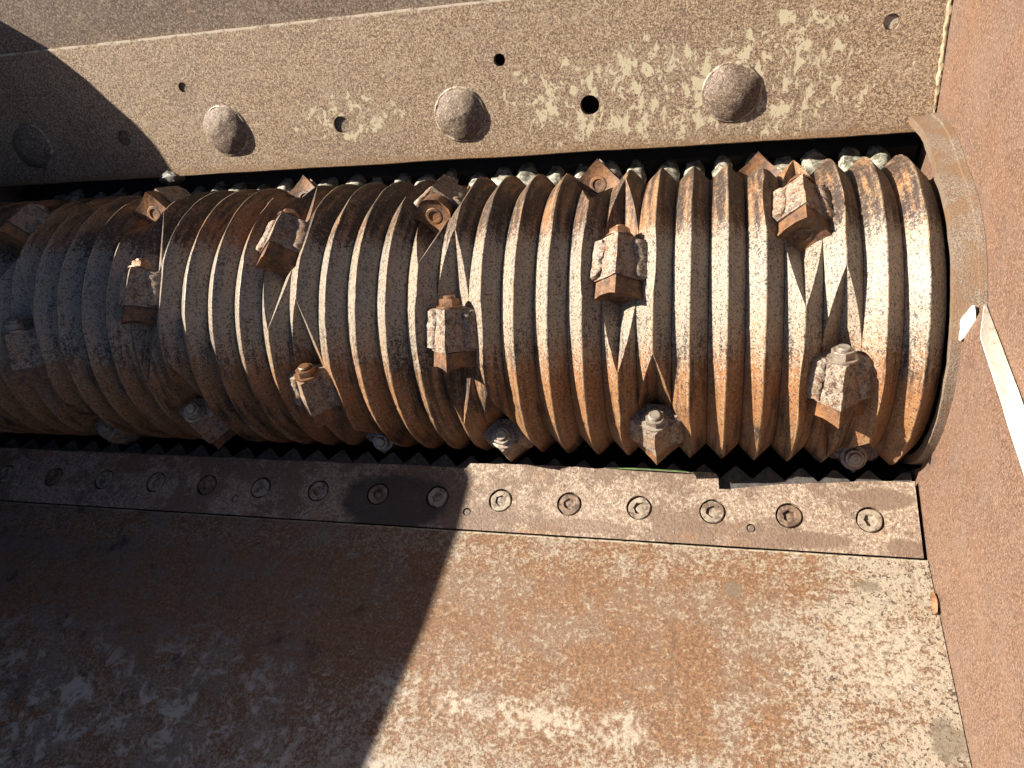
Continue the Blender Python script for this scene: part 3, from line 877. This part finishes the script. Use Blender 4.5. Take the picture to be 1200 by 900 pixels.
def diamond(a_top, a_side):
    return [(0.0, RC_K + a_top), (a_side, RC_K), (a_side * 0.55, RC_K - a_side * 0.5), (-a_side * 0.55, RC_K - a_side * 0.5), (-a_side, RC_K)]
for n, (k, phi) in enumerate(KNIVES):
    o, ex, et, er = frame(k, phi)
    P = lambda x, t, r: o + ex * x + et * t + er * r
    org = P(0, 0, RC_K)
    rnd = random.Random(k * 13 + 1)
    # holder block: prism with a roof-shaped top, narrower to the rear
    bm = bmesh.new()
    secs = []
    NS = 8
    for i in range(NS + 1):
        t = T_BACK + (T_MID - T_BACK) * i / NS
        q = 0.0300 + (0.0360 - 0.0300) * (i / NS) ** 0.8
        top = 0.0305 + (0.0345 - 0.0305) * (i / NS) ** 0.7
        sec = []
        outl_ = diamond(top, q)
        fine = []
        for a_, b_ in zip(outl_, outl_[1:] + outl_[:1]):
            for s_ in range(4):
                fine.append((a_[0] + (b_[0] - a_[0]) * s_ / 4, a_[1] + (b_[1] - a_[1]) * s_ / 4))
        secs.append([bm.verts.new(P(x, t, r)) for x, r in fine])
    for a_, b_ in zip(secs, secs[1:]):
        m_ = len(a_)
        for i in range(m_):
            bm.faces.new((a_[i], a_[(i + 1) % m_], b_[(i + 1) % m_], b_[i]))
    bm.faces.new(secs[0]); bm.faces.new(secs[-1][::-1])
    for v in bm.verts:
        p = v.co * 45 + Vector((k, phi, 0))
        v.co += noise.noise_vector(p) * 0.0013 + noise.noise_vector(v.co * 160) * 0.0006
    holder = link('cutter_holder', from_bm(bm), M_BLOCK, rotor, origin=org, smooth=38)
    # square cutter, corner outwards, dished face
    bm = bmesh.new()
    a = 0.0335
    G = 10
    worn = (k == -9)
    def sq(u, v):
        x, r = (u - v) * a / 2, (u + v) * a / 2
        if worn:
            l = math.hypot(x, r)
            lim = 0.0255
            if l > lim:
                x, r = x * lim / l, r * lim / l
        return x, r
    grid = []
    for i in range(G + 1):
        rowv = []
        for q in range(G + 1):
            u, v = 2 * i / G - 1, 2 * q / G - 1
            x, r = sq(u, v)
            dip = 0.0085 * (1 - (u * u + v * v) / 2)
            rowv.append(bm.verts.new(P(x, T_FRONT - dip, RC_K + r)))
        grid.append(rowv)
    for i in range(G):
        for q in range(G):
            bm.faces.new((grid[i][q], grid[i + 1][q], grid[i + 1][q + 1], grid[i][q + 1]))
    rim = [grid[i][0] for i in range(G)] + [grid[G][q] for q in range(G)] + [grid[i][G] for i in range(G, 0, -1)] + [grid[0][q] for q in range(G, 0, -1)]
    def back(v):
        d = v.co - o
        return bm.verts.new(P(d.dot(ex) * 0.96, T_MID + 0.0008, RC_K + (d.dot(er) - RC_K) * 0.96))
    rb = [back(v) for v in rim]
    for i in range(len(rim)):
        q = (i + 1) % len(rim)
        bm.faces.new((rim[i], rim[q], rb[q], rb[i]))
    bm.faces.new(rb[::-1])
    roughen(bm, 0.0006, 110, k)
    link('cutter', from_bm(bm), M_KNIFE, holder, origin=P(0, T_MID, RC_K), smooth=32, label='cutter with corners worn round' if worn else None)
    # bolt head sunk in the cutter face
    fb = (P(0, T_FRONT - 0.0082, RC_K), ex, er, et)
    link('bolt_head', from_bm(lathe([(0.0115, -0.003), (0.0115, 0.0006), (0.0105, 0.0016), (0.0075, 0.0016), (0.007, -0.001), (0, -0.001)], fb, 22)), M_KNIFE, holder, origin=fb[0], smooth=35)
    # nut and washer behind the holder
    fb = (P(0, T_BACK - 0.0005, RC_K + 0.010), ex, er, -et)
    bm = lathe([(0, 0), (0.0165, 0), (0.0165, 0.002), (0.0135, 0.0024), (0, 0.0024)], fb, 24)
    seg = 6
    rot = rnd.uniform(0, 1)
    rings = []
    for r, h in ((0.0132, 0.0022), (0.0132, 0.0095), (0.0115, 0.0110), (0.0078, 0.0110), (0.0078, 0.0138), (0.0066, 0.0150)):
        s_ = 12
        ring = []
        for i in range(s_):
            an = 2 * math.pi * i / s_ + rot
            rr = r
            if h < 0.010 and i % 2:
                rr = r * math.cos(math.pi / 6)
            ring.append(bm.verts.new(fb[0] + ex * (rr * math.cos(an)) + er * (rr * math.sin(an)) + fb[3] * h))
        rings.append(ring)
    for a_, b_ in zip(rings, rings[1:]):
        for i in range(12):
            bm.faces.new((a_[i], a_[(i + 1) % 12], b_[(i + 1) % 12], b_[i]))
    bm.faces.new(rings[-1])
    link('nut', from_bm(bm), M_RUST_SHADE_NUT if k in RUSTY_SHADED_NUTS else M_NUT, holder, origin=fb[0], smooth=30)
    # weld runs along both flanks
    for sgn in (-1, 1):
        p0 = P(sgn * 0.0255, T_BACK + 0.001, RC_K + 0.0035)
        p1 = P(sgn * 0.0315, T_MID - 0.001, RC_K + 0.0035)
        bm = bead(p0, p1, (ex * sgn - er).normalized(), (ex * sgn + er).normalized(), 0.0155, 34, 18, 0.22, 70, k + sgn, 0.46, 14)
        roughen(bm, 0.0013, 150, k)
        link('weld_bead', from_bm(bm), M_BLOCK, holder, origin=p0, smooth=55)

# ------------------------------------------------------------------ small loose things
bm = bmesh.new()
q0, q1 = on_bar(-0.13, -0.1955, 0.002), on_bar(0.016, -0.1990, 0.003)
rows = []
for i in range(15):
    t = i / 14
    c = q0.lerp(q1, t) + sn * (0.004 * math.sin(t * math.pi))
    w = 0.0011 * min(1, 4 * t + 0.1, 2.5 * (1 - t) + 0.05)
    rows.append([bm.verts.new(c + sd * w), bm.verts.new(c + sn * 0.0006), bm.verts.new(c - sd * w), bm.verts.new(c - sn * 0.0004)])
for a, b in zip(rows, rows[1:]):
    for j in range(4):
        bm.faces.new((a[j], a[(j + 1) % 4], b[(j + 1) % 4], b[j]))
bm.faces.new(rows[0]); bm.faces.new(rows[-1][::-1])
o = link('grass_blade', from_bm(bm), M_GRASS, origin=q0, smooth=50)
o['label'] = 'thin green grass blade lying along the broken edge of the bolted strip'
o['category'] = 'grass blade'

bm = bmesh.new()
p = fo + fd * 0.048 + Vector((XW - 0.005, 0, 0)) + fn * 0.0005
rows = []
for i in range(9):
    t = i / 8
    c = p + fd * (0.026 * t) + fn * (0.004 * math.sin(t * math.pi))
    w = 0.0035 * (0.4 + math.sin(t * math.pi) * 0.7)
    rows.append([bm.verts.new(c - EX * w), bm.verts.new(c - EX * w * 0.4 + fn * 0.0045), bm.verts.new(c + EX * w * 0.5 + fn * 0.006), bm.verts.new(c + EX * w * 0.3)])
for a, b in zip(rows, rows[1:]):
    for j in range(4):
        bm.faces.new((a[j], a[(j + 1) % 4], b[(j + 1) % 4], b[j]))
bm.faces.new(rows[0]); bm.faces.new(rows[-1][::-1])
o = link('rust_flake', from_bm(bm), M_KNIFE, origin=p, smooth=40)
o['label'] = 'curled flake of rust lying in the corner of floor and cheek plate'
o['category'] = 'rust flake'

bm = bmesh.new()
bmesh.ops.create_icosphere(bm, subdivisions=3, radius=1)
for v in bm.verts:
    v.co = Vector((v.co.x * 0.024, v.co.y * 0.010, v.co.z * 0.011))
roughen(bm, 0.006, 60, 1)
roughen(bm, 0.003, 200, 4)
p = Vector((-0.860, 0.186, 0.136))
bmesh.ops.translate(bm, verts=bm.verts, vec=p)
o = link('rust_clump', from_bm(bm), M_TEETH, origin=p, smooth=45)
o['label'] = 'dark ragged clump stuck to the lower edge of the deflector plate'
o['category'] = 'debris'

# crumbs of rust and dust that have gathered along the seam, the corner and the strip
rc = random.Random(11)
bm = bmesh.new()
def crumb(c, nrm, r):
    t1 = nrm.orthogonal().normalized()
    t1.rotate(Matrix.Rotation(rc.uniform(0, 6.28), 3, nrm))
    t2 = nrm.cross(t1)
    ring = [bm.verts.new(c + t1 * (r * rc.uniform(0.6, 1.3) * math.cos(a)) + t2 * (r * rc.uniform(0.5, 1.0) * math.sin(a)) - nrm * 0.0004) for a in (0, 1.3, 2.5, 3.8, 5.1)]
    top = bm.verts.new(c + nrm * r * rc.uniform(0.35, 0.8))
    for i in range(5):
        bm.faces.new((ring[i], ring[(i + 1) % 5], top))
    bm.faces.new(ring[::-1])
for i in range(260):
    x = rc.uniform(-1.1, 0.25)
    crumb(Vector((x, 0, 0)) + fo + fd * (0.004 + abs(rc.gauss(0, 0.006))), fn, rc.uniform(0.0006, 0.0018))
for i in range(120):
    t = rc.uniform(0.01, 0.28)
    crumb(Vector((XW - 0.003 - abs(rc.gauss(0, 0.008)), 0, 0)) + fo + fd * t, fn, rc.uniform(0.0006, 0.0020))
for i in range(160):
    crumb(on_bar(rc.uniform(-1.1, 0.25), rc.uniform(-0.292, -0.222)), sn, rc.uniform(0.0005, 0.0013))
for i in range(200):
    crumb(Vector((rc.uniform(-0.9, 0.25), 0, 0)) + fo + fd * rc.uniform(0.01, 0.27), fn, rc.uniform(0.0005, 0.0014))
o = link('rust_crumbs', from_bm(bm), M_WELD)
o['kind'] = 'stuff'
o['label'] = 'tiny dark crumbs of rust scattered on floor plate and strip'
o['category'] = 'rust crumbs'
